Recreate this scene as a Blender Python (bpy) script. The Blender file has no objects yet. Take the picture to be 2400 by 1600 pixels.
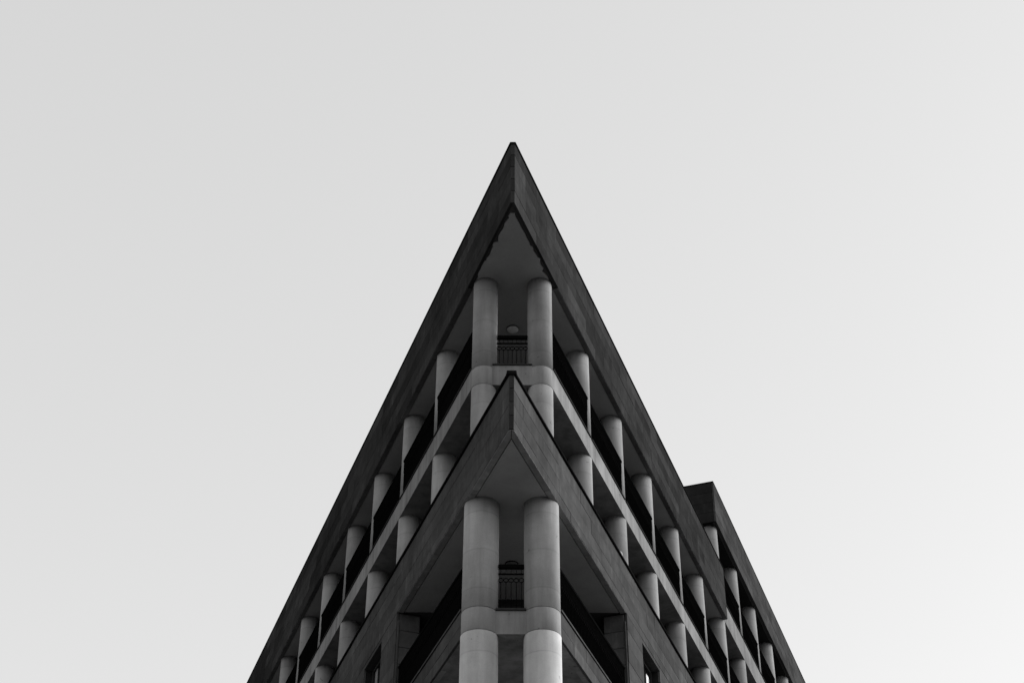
import bpy, bmesh, math, random
from mathutils import Vector, Matrix
random.seed(7)
scene = bpy.context.scene
coll = scene.collection

# ------------------------------------------------------------------ camera
U = 3.2                      # metres per structural bay
EYE = 1.6                    # eye height of the photographer
A = 0.33856                  # half angle of the wedge-shaped plan
SA, CA = math.sin(A), math.cos(A)
cam_data = bpy.data.cameras.new("camera")
cam = bpy.data.objects.new("camera", cam_data); coll.objects.link(cam)
scene.camera = cam
cam_data.sensor_width = 36.0
cam_data.lens = 3645.87 / 2400 * 36.0
cam_data.clip_start = 0.1; cam_data.clip_end = 6000
PITCH, YAW, ROLL = 0.66456, -0.00447, 0.00531
cy, sy = math.cos(YAW), math.sin(YAW)
right = Vector((cy, -sy, 0)); fwd_h = Vector((sy, cy, 0)); upw = Vector((0, 0, 1))
fwd = fwd_h * math.cos(PITCH) + upw * math.sin(PITCH)
up = -fwd_h * math.sin(PITCH) + upw * math.cos(PITCH)
r2 = right * math.cos(ROLL) + up * math.sin(ROLL)
u2 = -right * math.sin(ROLL) + up * math.cos(ROLL)
mw = Matrix.Identity(4)
for i in range(3):
    mw[i][0], mw[i][1], mw[i][2] = r2[i], u2[i], -fwd[i]
mw[0][3], mw[1][3], mw[2][3] = 0.03973 * U, -8.94619 * U, EYE
cam.matrix_world = mw

# ------------------------------------------------------------------ sky and sun
SUN_AZ, SUN_EL = math.radians(70), math.radians(25)      # azimuth from +Y towards +X
world = bpy.data.worlds.new("World"); scene.world = world; world.use_nodes = True
wn, wl = world.node_tree.nodes, world.node_tree.links
for n in list(wn): wn.remove(n)
wout = wn.new("ShaderNodeOutputWorld"); wbg = wn.new("ShaderNodeBackground")
sky = wn.new("ShaderNodeTexSky"); sky.sky_type = 'NISHITA'; sky.sun_disc = False
sky.sun_elevation = SUN_EL; sky.sun_rotation = SUN_AZ
sky.air_density = 1.0; sky.dust_density = 1.0; sky.ozone_density = 1.0
bw = wn.new("ShaderNodeRGBToBW")
veil = wn.new("ShaderNodeMix"); veil.data_type = 'FLOAT'        # even overcast veil over the clear sky
veil.inputs[0].default_value = 0.32
veil.inputs[3].default_value = 8.83
wl.new(sky.outputs[0], bw.inputs[0]); wl.new(bw.outputs[0], veil.inputs[2])
wl.new(veil.outputs[0], wbg.inputs[0]); wbg.inputs[1].default_value = 0.1
wl.new(wbg.outputs[0], wout.inputs[0])
sun_data = bpy.data.lights.new("sun", 'SUN'); sun = bpy.data.objects.new("sun", sun_data); coll.objects.link(sun)
sun_data.energy = 2.5; sun_data.angle = math.radians(36); sun_data.color = (1, 1, 1)
sdir = Vector((math.sin(SUN_AZ) * math.cos(SUN_EL), math.cos(SUN_AZ) * math.cos(SUN_EL), math.sin(SUN_EL)))
sun.rotation_euler = sdir.to_track_quat('Z', 'Y').to_euler()
sun.location = (60, 10, 70)
scene.view_settings.view_transform = 'Standard'; scene.view_settings.look = 'None'
scene.view_settings.exposure = 0.9; scene.view_settings.gamma = 1.0
scene.view_settings.use_curve_mapping = False
scene.render.engine = 'CYCLES'

# ------------------------------------------------------------------ materials
def new_mat(name):
    m = bpy.data.materials.new(name); m.use_nodes = True
    nt = m.node_tree; b = nt.nodes["Principled BSDF"]
    return m, nt, b
def grey(v): return (v, v, v, 1)
def N(nt, t, **kw):
    n = nt.nodes.new(t)
    for k, v in kw.items(): setattr(n, k, v)
    return n
def math_node(nt, op, a, b):
    n = N(nt, "ShaderNodeMath", operation=op)
    for i, v in ((0, a), (1, b)):
        if isinstance(v, (int, float)): n.inputs[i].default_value = v
        else: nt.links.new(v, n.inputs[i])
    return n.outputs[0]
def noise(nt, vec, scale, detail=5, rough=.6, stretch=None):
    if stretch:
        mp = N(nt, "ShaderNodeMapping"); mp.inputs['Scale'].default_value = stretch
        nt.links.new(vec, mp.inputs[0]); vec = mp.outputs[0]
    n = N(nt, "ShaderNodeTexNoise"); n.inputs['Scale'].default_value = scale
    n.inputs['Detail'].default_value = detail; n.inputs['Roughness'].default_value = rough
    nt.links.new(vec, n.inputs['Vector'])
    return n.outputs['Fac']
def ramp(nt, fac, p0, v0, p1, v1):
    r = N(nt, "ShaderNodeMapRange"); r.inputs[1].default_value = p0; r.inputs[2].default_value = p1
    r.inputs[3].default_value = v0; r.inputs[4].default_value = v1
    nt.links.new(fac, r.inputs[0]); return r.outputs[0]
def finish(nt, b, val, bump_src, bump=.15, dist=.01, rough=.9):
    nt.links.new(val, b.inputs['Base Color'])
    b.inputs['Roughness'].default_value = rough
    b.inputs['Specular IOR Level'].default_value = 0.5 if rough < .3 else 0.0
    bp = N(nt, "ShaderNodeBump"); bp.inputs['Strength'].default_value = bump; bp.inputs['Distance'].default_value = dist
    nt.links.new(bump_src, bp.inputs['Height']); nt.links.new(bp.outputs[0], b.inputs['Normal'])

def mat_paint(name, base, streak=.12, lifts=True):
    m, nt, b = new_mat(name)
    geo = N(nt, "ShaderNodeNewGeometry").outputs['Position']
    blot = noise(nt, geo, .9, 6, .62)
    run = noise(nt, geo, 2.2, 5, .6, (1.6, 1.6, .16))
    fine = noise(nt, geo, 38, 3, .7)
    v = ramp(nt, blot, .3, base * .80, .7, base * 1.12)
    patch = noise(nt, geo, .45, 3, .5, (1, 1, .7))
    v = math_node(nt, 'MULTIPLY', v, ramp(nt, patch, .46, .90, .54, 1.04))
    v = math_node(nt, 'MULTIPLY', v, ramp(nt, run, .36, 1 - streak * 1.4, .60, 1.04))
    v = math_node(nt, 'MULTIPLY', v, ramp(nt, fine, .3, .94, .7, 1.05))
    if lifts:                                               # pour lines and slightly different lifts
        sep = N(nt, "ShaderNodeSeparateXYZ"); nt.links.new(N(nt, "ShaderNodeTexCoord").outputs['Object'], sep.inputs[0])
        wob = math_node(nt, 'ADD', math_node(nt, 'MULTIPLY', sep.outputs[2], 1.03), math_node(nt, 'MULTIPLY', noise(nt, geo, 3.0, 2, .5), .05))
        d = math_node(nt, 'ABSOLUTE', math_node(nt, 'SUBTRACT', math_node(nt, 'FRACT', wob, 0), .5), 0)
        v = math_node(nt, 'MULTIPLY', v, ramp(nt, d, .004, .88, .03, 1.0))
        wn_ = N(nt, "ShaderNodeTexWhiteNoise", noise_dimensions='2D'); cb = N(nt, "ShaderNodeCombineXYZ")
        nt.links.new(math_node(nt, 'FLOOR', math_node(nt, 'ADD', wob, .5), 0), cb.inputs[0])
        nt.links.new(N(nt, "ShaderNodeObjectInfo").outputs['Random'], cb.inputs[1])
        nt.links.new(cb.outputs[0], wn_.inputs['Vector'])
        v = math_node(nt, 'MULTIPLY', v, ramp(nt, wn_.outputs['Value'], 0, .93, 1, 1.05))
    pits = noise(nt, geo, 9, 2, .5)
    v = math_node(nt, 'MULTIPLY', v, ramp(nt, pits, .24, .6, .29, 1.0))
    rnd = N(nt, "ShaderNodeObjectInfo").outputs['Random']
    v = math_node(nt, 'MULTIPLY', v, ramp(nt, rnd, 0, .95, 1, 1.05))
    finish(nt, b, v, fine, .25, .006)
    return m
def mat_stone(name, base, spread=.28):
    m, nt, b = new_mat(name)
    geo = N(nt, "ShaderNodeTexCoord").outputs['Object']
    rnd = N(nt, "ShaderNodeObjectInfo").outputs['Random']
    off = N(nt, "ShaderNodeVectorMath", operation='ADD')
    cmb = N(nt, "ShaderNodeCombineXYZ")
    sc = math_node(nt, 'MULTIPLY', rnd, 57.0)
    for i in range(3): nt.links.new(sc, cmb.inputs[i])
    nt.links.new(geo, off.inputs[0]); nt.links.new(cmb.outputs[0], off.inputs[1])
    vec = off.outputs[0]
    vein = noise(nt, vec, 1.3, 6, .62, (1, 1, 2.2))
    run = noise(nt, vec, 3.0, 4, .6, (2.0, 2.0, .25))
    fine = noise(nt, vec, 26, 4, .7)
    v = ramp(nt, rnd, 0, base * (1 - spread), 1, base * (1 + spread))
    v = math_node(nt, 'MULTIPLY', v, ramp(nt, vein, .3, .84, .72, 1.16))
    v = math_node(nt, 'MULTIPLY', v, ramp(nt, run, .48, 1.0, .74, 1.28))
    v = math_node(nt, 'MULTIPLY', v, ramp(nt, fine, .3, .92, .7, 1.08))
    pos = N(nt, "ShaderNodeNewGeometry").outputs['Position']
    v = math_node(nt, 'MULTIPLY', v, ramp(nt, noise(nt, pos, .55, 5, .6), .32, .78, .68, 1.18))
    smear = noise(nt, pos, 2.4, 5, .62, (1, 1, .35))
    v = math_node(nt, 'MULTIPLY', v, ramp(nt, smear, .56, 1.0, .70, 1.35))
    finish(nt, b, v, fine, .3, .006, .8)
    return m
def mat_plaster(name, base):
    m, nt, b = new_mat(name)
    geo = N(nt, "ShaderNodeNewGeometry").outputs['Position']
    blot = noise(nt, geo, .7, 5, .55); fine = noise(nt, geo, 22, 3, .6)
    v = ramp(nt, blot, .3, base * .78, .7, base * 1.14)
    ring = noise(nt, geo, .35, 4, .6)
    v = math_node(nt, 'MULTIPLY', v, ramp(nt, ring, .50, 1.0, .56, .90))
    v = math_node(nt, 'MULTIPLY', v, ramp(nt, fine, .3, .95, .7, 1.05))
    finish(nt, b, v, fine, .2, .006)
    return m
def mat_plain(name, base, rough=.5, metallic=0.0):
    m, nt, b = new_mat(name)
    geo = N(nt, "ShaderNodeNewGeometry").outputs['Position']
    f = noise(nt, geo, 7, 4, .6)
    finish(nt, b, ramp(nt, f, .3, base * .8, .7, base * 1.2), f, .05, .003, rough)
    b.inputs['Metallic'].default_value = metallic
    return m
PAINT = mat_paint("painted_concrete", .26)
PAINT_PALE = mat_paint("pale_painted_concrete", .42, .10)  # paler tone for the corner columns from the loggia slab down
PAINT_MID = mat_paint("mid_painted_concrete", .35, .14)
PAINT_COLLAR = mat_paint("collar_paint", .232, .14, False)
BAND = mat_paint("painted_slab_edge", .20, .2, False)
STONE = mat_stone("grey_stone_cladding", .029, .3)
NOSE = mat_stone("weathered_corner_stone", .03, .2)
STONE_LOW = mat_stone("lower_stone_cladding", .054, .16)
UNDER_UP = mat_stone("upper_underside_stone", .085, .15)
UNDER = mat_stone("underside_stone", .20, .12)
STONE_WING = mat_stone("wing_stone_cladding", .042, .2)
DARKSTONE = mat_stone("darker_end_stone", .018, .1)
PLASTER = mat_plaster("soffit_plaster", .335)
RAW = mat_plaster("damp_concrete", .07)
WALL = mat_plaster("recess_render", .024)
RETURN = mat_stone("return_render", .07, .08)
IRON = mat_plain("black_iron", .004, .7)
IRON.node_tree.nodes["Principled BSDF"].inputs["Specular IOR Level"].default_value = 0.0
LEAD = mat_plain("dark_metal_flashing", .008, .5)
TILE = mat_plain("dark_floor_tile", .03, .6)
FRAME = mat_plain("window_frame_dark", .03, .4)
PALE = mat_plain("pale_white", .75, .5)
GLASS = mat_plain("dark_glass", .008, .06)
LAMPW = mat_plain("lamp_opal", .55, .35)
ROOF = mat_plaster("roof_felt", .08)

# ------------------------------------------------------------------ helpers
def V(side, t, o, z):                                     # bay units -> metres
    return Vector((side * (t * SA + o * CA) * U, (t * CA - o * SA) * U, z * U + EYE))
def ang(side): return math.atan2(CA, side * SA)
def mesh_from(name, verts, faces):
    me = bpy.data.meshes.new(name); me.from_pydata([tuple(v) for v in verts], [], faces)
    bm = bmesh.new(); bm.from_mesh(me); bmesh.ops.recalc_face_normals(bm, faces=bm.faces); bm.to_mesh(me); bm.free()
    return me
def link(name, me, mat, parent=None, loc=None, rotz=0.0):
    if mat and not me.materials: me.materials.append(mat)
    o = bpy.data.objects.new(name, me); coll.objects.link(o)
    if loc is not None: o.location = loc
    o.rotation_euler = (0, 0, rotz)
    if parent: o.parent = parent
    return o
BOXF = [(0, 1, 2, 3), (4, 5, 6, 7), (0, 1, 5, 4), (1, 2, 6, 5), (2, 3, 7, 6), (3, 0, 4, 7)]
def box_verts(cx, cy_, cz, lx, ly, lz):
    return [(cx + a * lx / 2, cy_ + b * ly / 2, cz + c * lz / 2) for c in (-1, 1) for a, b in ((-1, -1), (1, -1), (1, 1), (-1, 1))]
class MB:
    def __init__(s): s.v = []; s.f = []
    def add(s, v, f):
        k = len(s.v); s.v += list(v); s.f += [tuple(i + k for i in q) for q in f]; return s
    def box(s, *a): return s.add(box_verts(*a), BOXF)
    def sbox(s, side, t0, t1, o0, o1, z0, z1):            # world-space box in a facade's frame
        v = [V(side, t, o, z) for z in (z0, z1) for t, o in ((t0, o0), (t1, o0), (t1, o1), (t0, o1))]
        return s.add(v, BOXF)
    def prism(s, poly, z0, z1):
        n = len(poly)
        v = [(x * U, y * U, z * U + EYE) for z in (z0, z1) for x, y in poly]
        f = [tuple(range(n)), tuple(range(n, 2 * n))] + [(i, (i + 1) % n, n + (i + 1) % n, n + i) for i in range(n)]
        return s.add(v, f)
    def build(s, name, mat, parent=None): return link(name, mesh_from(name, s.v, s.f), mat, parent)
def chamfer_box(name, lx, ly, lz, c):
    me = bpy.data.meshes.new(name); bm = bmesh.new(); bmesh.ops.create_cube(bm, size=1)
    bmesh.ops.scale(bm, vec=(lx, ly, lz), verts=bm.verts)
    bmesh.ops.bevel(bm, geom=bm.edges[:], offset=c, segments=1, affect='EDGES')
    bm.to_mesh(me); bm.free(); return me
def lathe(name, prof, seg=48):                            # prof: (radius, z) metres, closed with caps
    v, f = [], []
    for r, z in prof:
        v += [(r * math.cos(2 * math.pi * i / seg), r * math.sin(2 * math.pi * i / seg), z) for i in range(seg)]
    for k in range(len(prof) - 1):
        for i in range(seg):
            j = (i + 1) % seg
            f.append((k * seg + i, k * seg + j, (k + 1) * seg + j, (k + 1) * seg + i))
    f.append(tuple(range(seg))); f.append(tuple(range((len(prof) - 1) * seg, len(prof) * seg)))
    me = mesh_from(name, v, f)
    for p in me.polygons: p.use_smooth = len(p.vertices) == 4
    return me
def off_pt(side, t, o): return (side * (t * SA + o * CA), t * CA - o * SA)
def plan(o, t_r, t_l, front=None):
    """wedge plan polygon with both facades at offset o"""
    if front is None: pts = [(0, -o / SA)]
    else: pts = [(-front[0], front[1]), (front[0], front[1])] + front[2]
    pts.append(off_pt(1, t_r, o))
    pts.append(off_pt(-1, t_l, o))
    if front is not None: pts += [(-x, y) for x, y in reversed(front[2])]
    return pts

# ------------------------------------------------------------------ ground
g = MB().add([(-1500, -1500, 0), (1500, -1500, 0), (1500, 1500, 0), (-1500, 1500, 0)], [(0, 1, 2, 3)])
ground = g.build("ground", mat_plaster("asphalt", .12)); ground["kind"] = "structure"
pv = MB().prism([(0, -2.2), off_pt(1, 16, 1.0), off_pt(-1, 16, 1.0)], (-EYE + .004) / U, (-EYE + .13) / U)
pave = pv.build("pavement", mat_plaster("paving_concrete", .32)); pave["kind"] = "structure"

# ------------------------------------------------------------------ the building
B = bpy.data.objects.new("corner_building", None); coll.objects.link(B)
B["label"] = "dark wedge-shaped corner building with stone fascias, round columns and railed balconies"
B["category"] = "building"
T0 = 0.64693
GROUND = (-EYE + .13) / U
OF = .1336
ZT, ZS = 8.693, 8.060
ZB1, ZB0 = 7.194, 7.010
ZLT, ZLS = 6.449, 5.986
ZC1, ZC0 = 5.110, 4.930
ZWT, ZWS, ZWB1, ZWB0 = 9.738, 9.215, 8.312, 8.045
T_END = 12.9
R_UP, R_LOW = .09705, .126
PT = .02                                                   # cladding thickness

# --- clad fascias
def panel_row(parent, side, t_a, t_b, z_lo, z_hi, courses, length, mat, o=OF, shift=0.0, name="stone_panel", joined=False):
    """individual stone panels, courses listed from the top as fractions, joints staggered"""
    gap = .0018
    tot = sum(courses); z = z_hi; far = MB()
    for ci, c in enumerate(courses):
        h = (z_hi - z_lo) * c / tot; z1 = z - gap / 2; z0 = z - h + gap / 2; z -= h
        edges = [t_a]; t = t_a + (length if (ci % 2 == 0) else length * .5) + shift
        while t < t_b - length * .25: edges.append(t); t += length
        edges.append(t_b)
        for a_, b_ in zip(edges[:-1], edges[1:]):
            L = b_ - a_ - gap; H = z1 - z0
            if joined:
                oo = o + random.uniform(-.0012, .0012)
                far.sbox(side, a_ + gap / 2, b_ - gap / 2, oo - PT, oo, z0, z1); continue
            key = (round(L, 3), round(H, 4), mat.name)
            if key not in PANELS: PANELS[key] = chamfer_box("stone_panel", L * U, PT * U, H * U, .0035)
            link(name, PANELS[key], mat, parent, V(side, (a_ + b_) / 2, o - PT / 2 + random.uniform(-.0012, .0012), (z0 + z1) / 2), ang(side))
    if joined:
        f = far.build("stone_panels", mat, parent); f["kind"] = "stuff"
PANELS = {}
def underside(parent, side, t_a, t_b, o0, o1, z, mat, length=.5, h=.02):
    t = t_a
    while t < t_b - .02:
        e = min(t + length, t_b)
        key = ('u', round(e - t, 3), round(o1 - o0, 4), mat.name, h)
        if key not in PANELS: PANELS[key] = chamfer_box("soffit_stone", (e - t - .005) * U, (o1 - o0) * U, h * U, .003)
        link("soffit_stone", PANELS[key], mat, parent, V(side, (t + e) / 2, (o0 + o1) / 2, z + h / 2 + random.uniform(-.0003, .0003)), ang(side))
        t = e
NOSE_T = -.33
def corner_stones(parent, z_lo, z_hi, n, mat):
    x0, y0 = off_pt(1, NOSE_T, OF)
    h = (z_hi - z_lo) / n
    me = chamfer_box("corner_stone", (2 * x0 - .002) * U, .05 * U, (h - .005) * U, .004)
    for i in range(n):
        link("corner_stone", me, mat, parent, (0, (y0 + .0215 + random.uniform(-.0008, .0008)) * U, (z_lo + h * (i + .5)) * U + EYE))

# upper roof: core, cladding, flashing
core_o = OF - PT - .003
def wedge_cut(o, t_r, t_l, ycut):
    x = (ycut + o / SA) * SA / CA
    return [(-x, ycut), (x, ycut), off_pt(1, t_r, o), off_pt(-1, t_l, o)]
ycut = off_pt(1, NOSE_T, OF)[1] + .02
up_core = MB().prism(wedge_cut(core_o, 6.63, T_END, ycut), ZS + .012, ZT - .01).build("upper_fascia", RAW, B)
C5 = [1, 1, 1, 1, 1]
panel_row(up_core, 1, NOSE_T, 6.635, ZS - .004, ZT - .008, C5, .52, STONE)
panel_row(up_core, -1, NOSE_T, 8.5, ZS - .004, ZT - .008, C5, .52, STONE, shift=.03)
panel_row(up_core, -1, 8.5, T_END, ZS - .004, ZT - .008, C5, .52, STONE, joined=True)
underside(up_core, 1, .72, 6.63, .0875, OF - .0015, ZS - .0089, UNDER_UP, .5, .0033)
underside(up_core, -1, .72, 9.9, .0875, OF - .0015, ZS - .0089, UNDER_UP, .5, .0033)
corner_stones(up_core, ZS - .004, ZT - .008, 5, NOSE)
def flashing(parent, z, t_r, t_l, thick=.012, over=.008, t0r=None):
    x0, y0 = off_pt(1, NOSE_T, OF)
    pts = [(-x0 - over, y0 - over), (x0 + over, y0 - over), off_pt(1, t_r, OF + over), off_pt(-1, t_l, OF + over)]
    return MB().prism(pts, z, z + thick).build("coping", LEAD, parent)
flashing(B, ZT - .012, 6.636, T_END, .014, .006)
# plain metal end of the upper fascia where the taller wing takes over
# ragged plaster of the upper corner soffit
random.seed(23)
def ragged_soffit():
    """edge of the damp-eaten plaster: slow wander with a few bites and spurs"""
    def edge(side, base, amp, bites):
        pts, t, w = [], -.215, 0.0
        while t < .70:
            w = .75 * w + random.gauss(0, amp)
            o = base + max(-.022, min(.016, w))
            if random.random() < bites: o += random.choice((-.014, .012))
            pts.append(off_pt(side, t, o)); t += random.uniform(.012, .05)
        return pts
    return edge(1, .086, .0035, .12), edge(-1, .088, .0065, .16)
rt, lt = ragged_soffit()
poly = rt + [off_pt(1, .705, .083), off_pt(1, 6.62, .083), off_pt(-1, T_END - .1, .083), off_pt(-1, .705, .083)] + lt[::-1]
MB().prism(poly, ZS, ZS + .013).build("soffit", PLASTER, B)

# lower cornice
low_core = MB().prism(wedge_cut(core_o, T_END, T_END, ycut), ZLS + .012, ZLT - .01).build("lower_cornice", RAW, B)
C4 = [1, 1, 1, .62]
panel_row(low_core, 1, NOSE_T, 4.9, ZLS - .004, ZLT - .012, C4, .53, STONE_LOW, shift=-.07)
panel_row(low_core, -1, NOSE_T, 4.9, ZLS - .004, ZLT - .012, C4, .53, STONE_LOW, shift=-.05)
for s in (1, -1): panel_row(low_core, s, 4.9, T_END, ZLS - .004, ZLT - .012, C4, .53, STONE_LOW, joined=True)
for s in (1, -1):
    underside(low_core, s, .46, 2.38, .0845, OF - .0015, ZLS - .0089, UNDER, .48, .0033)
    pts = [(s * .002, off_pt(1, NOSE_T, OF)[1] + .004), off_pt(s, NOSE_T + .012, OF - .0015), off_pt(s, .457, OF - .0015), off_pt(s, .457, .0845), (s * .002, -.0845 / SA)]
    MB().prism(pts, ZLS - .0087, ZLS - .0054).build("soffit_stone", UNDER, low_core)
corner_stones(low_core, ZLS - .004, ZLT - .012, 4, NOSE)
flashing(B, ZLT - .013, T_END, T_END, .016, .012)
x0, y0 = off_pt(1, NOSE_T, OF)
MB().prism([(-x0 - .016, y0 - .018), (x0 + .016, y0 - .018), (x0 + .024, y0 + .04), (-x0 - .024, y0 + .04)], ZLT - .016, ZLT + .014).build("coping_nose", LEAD, B)
MB().prism([(-x0 - .004, y0 - .008), (x0 + .004, y0 - .008), (x0 + .012, y0 + .03), (-x0 - .012, y0 + .03)], ZT - .02, ZT + .003).build("coping_nose", LEAD, B)
MB().prism([(0, -.0755 / SA), off_pt(1, 2.375, .0755), off_pt(-1, 2.375, .0755)], ZLS, ZLS + .013).build("soffit", PLASTER, B)

# --- floor slabs
def slab_front(yb, xb, o):
    return (xb, yb, [(xb, yb + .06), off_pt(1, T0 + .004, o)])
OB = .0985
MB().prism(plan(OB, T_END, T_END, slab_front(.535, .154, OB)), ZB0, ZB1).build("floor_slab", BAND, B)
MB().prism(plan(.1, T_END, T_END, slab_front(.55, .104, .1)), ZC0, ZC1 - .004).build("floor_slab", BAND, B)
for zf, ob in ((ZB1, .045), (ZC1 - .004, .045)):
    MB().prism(wedge_cut(ob, T_END - .1, T_END - .1, .64), zf + .0002, zf + .003).build("balcony_floor", TILE, B)
# inner walls of every storey
for z0, z1 in ((ZB1, ZS + .012), (ZLS + .1, ZB0), (ZC1 - .004, ZLS + .012)):
    MB().prism(wedge_cut(-.5, T_END, T_END, 2.0), z0 + .0045, z1 - .001).build("inner_wall", WALL, B)
# floor tile lips
def lips(z, o, r, spans, thick=.011):
    d = math.sqrt(max(r * r - (o - .02) ** 2, 0)) * .4
    for side, ks in spans:
        for k in ks:
            MB().sbox(side, T0 + k + d, T0 + k + 1 - d, o - .06, o, z, z + thick).build("floor_tile_edge", TILE, B)
lips(ZB1 + .001, OB + .009, R_UP, ((1, range(0, 9)), (-1, range(0, 10))))
lips(ZWB1 + .001, OB + .009, R_UP, ((1, range(6, 12)),))
MB().box(0, .575 * U, (ZB1 + .0065) * U + EYE, .302 * U, .1 * U, .012 * U).build("floor_tile_edge", TILE, B)
MB().box(0, .585 * U, (ZC1 + .004) * U + EYE, .205 * U, .1 * U, .014 * U).build("floor_tile_edge", TILE, B)

# --- columns
def column_mesh(r, z0, z1, ring=None):
    h = (z1 - z0) * U; r *= U
    return lathe("column", [(r, 0), (r, h * .5), (r, h)], 56)
def place_cols(me, spans, z0, mat=None):
    out = []
    for side, ks in spans:
        for k in ks:
            out.append(link("column", me, mat or PAINT, B, V(side, T0 + k, 0, z0), random.uniform(0, 6)))
    return out
place_cols(column_mesh(R_UP, ZB1 - .02, ZS + .011), ((1, range(1, 12)), (-1, range(1, 12))), ZB1 - .02)
place_cols(column_mesh(R_UP, ZLS + .1, ZB0 + .02), ((1, range(1, 9)), (-1, range(1, 9))), ZLS + .1)
place_cols(column_mesh(R_UP, ZWB1 - .02, ZWS + .011), ((1, range(6, 13)),), ZWB1 - .02)
# the paired corner columns, storey by storey, with collars at the slabs
place_cols(column_mesh(R_UP, ZB1 - .012, ZS + .011), ((1, [0]), (-1, [0])), ZB1 - .012)
place_cols(column_mesh(R_UP, ZLS + .1, ZB0 - .004), ((1, [0]), (-1, [0])), ZLS + .1)
def collars(r, z0, z1):
    R_ = r * U; h = (z1 - z0) * U; e = .009
    me = lathe("collar", [(R_ - .012, -.02), (R_ - .012, 0), (R_, .002), (R_ + .003, e), (R_ + .003, h - e), (R_ - .003, h)], 56)
    for s in (1, -1): link("collar", me, PAINT_COLLAR, B, V(s, T0, 0, z0))
collars(R_UP, ZB0, ZB1 - .014)
place_cols(column_mesh(R_LOW, ZC1, ZLS + .011), ((1, [0]), (-1, [0])), ZC1, PAINT_MID)
collars(R_LOW, ZC0 + .006, ZC1 - .004)
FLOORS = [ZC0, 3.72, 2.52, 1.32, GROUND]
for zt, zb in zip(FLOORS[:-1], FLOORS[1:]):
    place_cols(column_mesh(R_LOW + .0035, zb, zt), ((1, [0]), (-1, [0])), zb, PAINT_PALE)

# --- railings
def ring_mesh(rad, th, dp, seg=14):
    v, f = [], []
    for i in range(seg):
        a = 2 * math.pi * i / seg
        for dr, dy in ((-th, -dp), (th, -dp), (th, dp), (-th, dp)):
            v.append(((rad + dr) * math.cos(a), dy, (rad + dr) * math.sin(a)))
    for i in range(seg):
        j = (i + 1) % seg
        for k in range(4): f.append((i * 4 + k, i * 4 + (k + 1) % 4, j * 4 + (k + 1) % 4, j * 4 + k))
    return v, f
RAILS = {}
def railing(side, t_a, t_b, o, z_floor, z_top, dense=True, post=True):
    L = (t_b - t_a) * U; H = (z_top - z_floor) * U
    key = (round(L, 3), round(H, 3))
    if key not in RAILS:
        fr = MB()
        fr.box(0, 0, H - .03, L + .05, .075, .06)                  # handrail
        fr.box(0, 0, H - .23, L, .03, .025)
        fr.box(0, 0, .09, L, .03, .025)
        fr.box(-L / 2 + .02, 0, H / 2, .03, .03, H - .1); fr.box(L / 2 - .02, 0, H / 2, .03, .03, H - .1)
        bl = MB(); n = max(2, int(L / .11)); rv, rf = ring_mesh(.052, .007, .022)
        for i in range(n):
            x = -L / 2 + (i + .5) * L / n
            bl.box(x, 0, (H - .44 + .09) / 2, .012, .048, H - .44 - .09)
            bl.box(x, 0, H - .205, .012, .048, .33); bl.box(x + L / n / 2, 0, H - .205, .012, .048, .33)
            bl.add([(a + x, b, c + H - .41) for a, b, c in rv], rf)
        m1 = mesh_from("railing", fr.v, fr.f); m2 = mesh_from("balusters", bl.v, bl.f)
        m1.materials.append(IRON); m2.materials.append(IRON)
        RAILS[key] = (m1, m2)
    m1, m2 = RAILS[key]
    r = link("railing", m1, None, B, V(side, (t_a + t_b) / 2, o, z_floor), ang(side))
    c = link("balusters", m2, None, r); c["kind"] = "stuff"
    return r
RO = .085
dt = math.sqrt(R_UP ** 2 - RO ** 2)
for s, ks in ((1, range(0, 9)), (-1, range(0, 10))):
    for k in ks: railing(s, T0 + k + dt + .002, T0 + k + 1 - dt - .002, RO, ZB1 + .012, 7.582)
for k in range(6, 12): railing(1, T0 + k + dt + .002, T0 + k + 1 - dt - .002, RO, ZWB1 + .012, 8.722)
for s in (1, -1): railing(s, T0 + .09, 2.38, .09, ZC1 + .02, 5.512)
def front_railing(y, half, z_floor, z_top, n):
    H = (z_top - z_floor) * U; L = half * 2 * U
    fr = MB().box(0, 0, H - .045, L, .08, .09).box(0, 0, H - .23, L, .03, .03).box(0, 0, .05, L, .03, .03)
    r = fr.build("railing", IRON, B); r.location = (0, y * U, z_floor * U + EYE)
    bm_ = mesh_from("baluster", *(lambda m: (m.v, m.f))(MB().box(0, 0, 0, .016, .016, H - .50).box(0, 0, H / 2 + .02, .012, .012, .12)))
    rv, rf = ring_mesh(.052, .0075, .0075); rm = mesh_from("ring", rv, rf)
    for i in range(n):
        x = (i - (n - 1) / 2) * L / n
        link("baluster", bm_, IRON, r, (x, 0, (H - .50) / 2 + .05))
        link("ring", rm, IRON, r, (x, 0, H - .385))
front_railing(.60, .118, ZB1 + .013, 7.530, 7)
front_railing(.60, .090, ZC1 + .012, 5.490, 5)

# --- the taller wing behind, on the right-hand facade
wt0 = 6.487
wing = MB().sbox(1, wt0 + PT + .002, T_END, -2.2, core_o, ZWS + .012, ZWT - .008).build("wing_fascia", RAW, B)
panel_row(wing, 1, wt0, 12.2, ZWS - .004, ZWT - .006, [1, 1, 1, 1], .56, STONE_WING)
panel_row(wing, 1, 12.2, T_END, ZWS - .004, ZWT - .006, [1, 1, 1, 1], .56, STONE_WING, joined=True)
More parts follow.
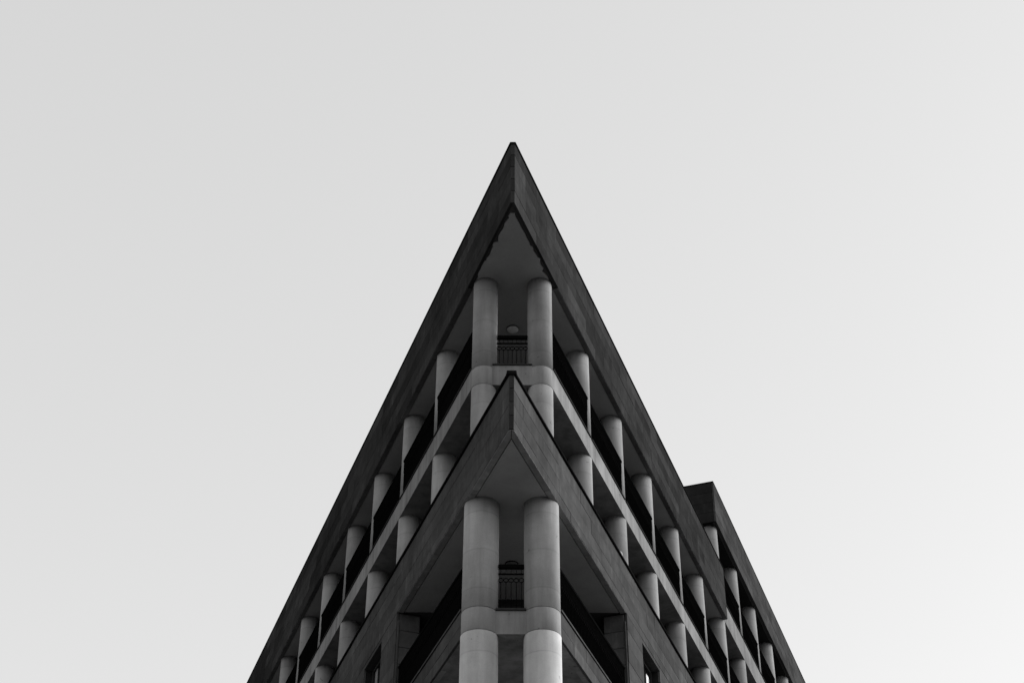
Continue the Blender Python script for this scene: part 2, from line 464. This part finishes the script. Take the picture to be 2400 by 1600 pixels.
# end face panels in a darker variant of the stone
gapw = .0014
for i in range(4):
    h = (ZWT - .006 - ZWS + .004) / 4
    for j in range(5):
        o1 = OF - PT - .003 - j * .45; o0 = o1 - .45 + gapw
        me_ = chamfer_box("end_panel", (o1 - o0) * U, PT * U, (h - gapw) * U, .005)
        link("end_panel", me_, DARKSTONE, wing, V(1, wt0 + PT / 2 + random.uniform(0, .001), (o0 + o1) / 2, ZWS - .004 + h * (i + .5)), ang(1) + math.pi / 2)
MB().sbox(1, wt0 - .004, T_END, -2.2, OF + .004, ZWT - .007, ZWT + .006).build("coping", LEAD, B)
MB().sbox(1, wt0 + .03, T_END - .1, -2.1, .083, ZWS, ZWS + .013).build("soffit", WALL, B)
MB().sbox(1, 6.642, T_END, -2.2, OB, ZWB0, ZWB1).build("floor_slab", BAND, B)
MB().sbox(1, 6.66, T_END - .1, -.5, .045, ZWB1 + .0002, ZWB1 + .003).build("balcony_floor", TILE, B)
MB().sbox(1, 7.15, T_END, -2.15, -.5, ZWB1, ZWS).build("inner_wall", WALL, B)

# --- lower loggia: stone parapet bands, piers, windows
for s in (1, -1):
    band = MB().sbox(s, T0 + .05, 2.40, .045, .116 - .018, ZC0 + .006, ZC1 + .026).build("parapet_band", RAW, B)
    panel_row(band, s, T0 + .052, 2.40, ZC0 + .002, ZC1 + .026, [1, .9], .58, STONE_LOW, .118)
    underside(band, s, T0 + .052, 2.40, .06, .0965, ZC0 + .0, UNDER, .5)
    MB().sbox(s, T0 + .045, 2.395, .03, .127, ZC1 + .028, ZC1 + .042).build("coping", STONE_LOW, B)
    MB().sbox(s, T0 + .05, 2.395, .05, .122, ZC1 + .0265, ZC1 + .0285).build("coping_joint", LEAD, B)
    for k in range(4):
        a0 = 2.40 + k; a1 = 2.845 + k
        pier = MB().sbox(s, a0 + .003, a1 - .003, -.06, core_o, 4.3, ZLS + .011).build("pier", WALL, B)
        zc = 5.284                                           # single slabs where they show, the rest joined
        if k < 2: panel_row(pier, s, a0 - .004, a1, zc, ZLS - .006, [1] * 5, .9, STONE_LOW)
        panel_row(pier, s, a0 - .004, a1, 4.3, zc if k < 2 else ZLS - .006, [1] * (7 if k < 2 else 12), .9, STONE_LOW, joined=True)
        if k == 0:
            for i in range(9):
                z1 = ZLS - .012 - i * .147
                me_ = chamfer_box("return_block", .166 * U, .016 * U, .143 * U, .004)
                link("return_block", me_, RETURN, pier, V(s, a0 - .006, .026, z1 - .0735), ang(s) + math.pi / 2)
            MB().sbox(s, a0 - .024, a0 - .006, .1135, .124, 4.3, ZLS - .08).build("edge_trim", STONE_LOW, pier)
        # window between this pier and the next
        w0, w1 = a1 + .004, a0 + .994
        MB().sbox(s, w0 - .004, w1 + .006, .02, OF - .002, 5.945, ZLS - .006).build("lintel", STONE_LOW, B)
        wd = MB()
        zl, zh = 5.02, 5.944
        for q in ((w0, w0 + .03), (w1 - .03, w1), ((w0 + w1) / 2 - .012, (w0 + w1) / 2 + .012)): wd.sbox(s, q[0], q[1], .03, .062, zl, zh)
        wd.sbox(s, w0 + .031, w1 - .031, .031, .061, zh - .03, zh); wd.sbox(s, w0 + .031, w1 - .031, .031, .061, zl, zl + .03)
        win = wd.build("window", FRAME, B)
        MB().sbox(s, w0 + .03, w1 - .03, .040, .044, zl + .03, zh - .03).build("pane", GLASS, win)
        MB().sbox(s, a0 + .862, a0 + .938, .0445, .0475, zl + .031, 5.87 if s > 0 else 5.912).build("pane_strip", PALE if s > 0 else BAND, win)  # upright strip laid over the pane, pale on the right, greyer on the left
        MB().sbox(s, w0 - .002, w1 + .004, .02, .150, zl - .06, zl - .002).build("sill", STONE_LOW, win)
        MB().sbox(s, w0 - .002, w1 + .004, .0, .125, 4.3, zl - .062).build("spandrel", STONE_LOW, B)
    MB().sbox(s, 2.62, 2.66, -.49, -.062, ZC1, 5.93).build("loggia_dark_panel", GLASS, B)  # dark glass panel stands in for the unlit passage behind the pier
    MB().sbox(s, 6.40, T_END, -.3, .118, 4.3, ZLS + .011).build("side_wall", STONE_LOW, B)
    # plain lower storeys behind the loggia down to the pavement
    MB().sbox(s, 2.40, T_END, -.3, .12, GROUND, 4.298).build("lower_wall", STONE_LOW, B)
MB().prism(plan(-.45, T_END, T_END), GROUND, ZC0 - .001).build("inner_wall", WALL, B)
for zf in FLOORS[1:-1]:
    MB().prism(plan(.1, 2.39, 2.39, slab_front(.55, .104, .1)), zf - .17, zf).build("floor_slab", BAND, B)
MB().prism(plan(-.02, 6.6, T_END - .2), ZT - .02, ZT - .006).build("roof_deck", ROOF, B)

# flaked paint on the second column below the slab
def flake(side, k, z, w, h, phi):
    v, f = [], []; n = 10; c = V(side, T0 + k, 0, z); rr = (R_UP + .0012) * U
    random.seed(5)
    v.append(c + Vector((rr * math.cos(phi), rr * math.sin(phi), 0)))
    for i in range(n):
        a = 2 * math.pi * i / n; q = random.uniform(.55, 1)
        p = phi + q * w * math.cos(a); v.append(c + Vector((rr * math.cos(p), rr * math.sin(p), q * h * math.sin(a))))
    for i in range(n): f.append((0, 1 + i, 1 + (i + 1) % n))
    link("paint_flake", mesh_from("paint_flake", v, f), PALE, B)
flake(1, 2, 6.63, .22, .12, -1.25)

# ------------------------------------------------------------------ ceiling lamp and dark soffit disc (things of their own)
def lamp(x, y, z, label, mat):
    e = bpy.data.objects.new("ceiling_lamp", None); coll.objects.link(e); e.location = (x * U, y * U, z * U + EYE)
    e["label"] = label; e["category"] = "lamp"
    base = lathe("base", [(.165, -.03), (.165, 0)], 32); link("base", base, LEAD, e)
    prof = [(.155 * math.cos(a), -.03 - .05 * math.sin(a)) for a in [math.radians(d) for d in (88, 75, 60, 45, 30, 15, 0)]]
    link("shade", lathe("shade", prof, 32), mat, e)
lamp(0, 1.17, ZS, "round pale ceiling lamp under the top soffit, behind the paired upper columns", LAMPW)
lamp(0, 1.44, ZLS, "round dark disc on the lower loggia soffit, behind the thicker paired columns", mat_plain("dark_disc", .12, .4))  # shallow dark disc where the soffit has a faint dark smear
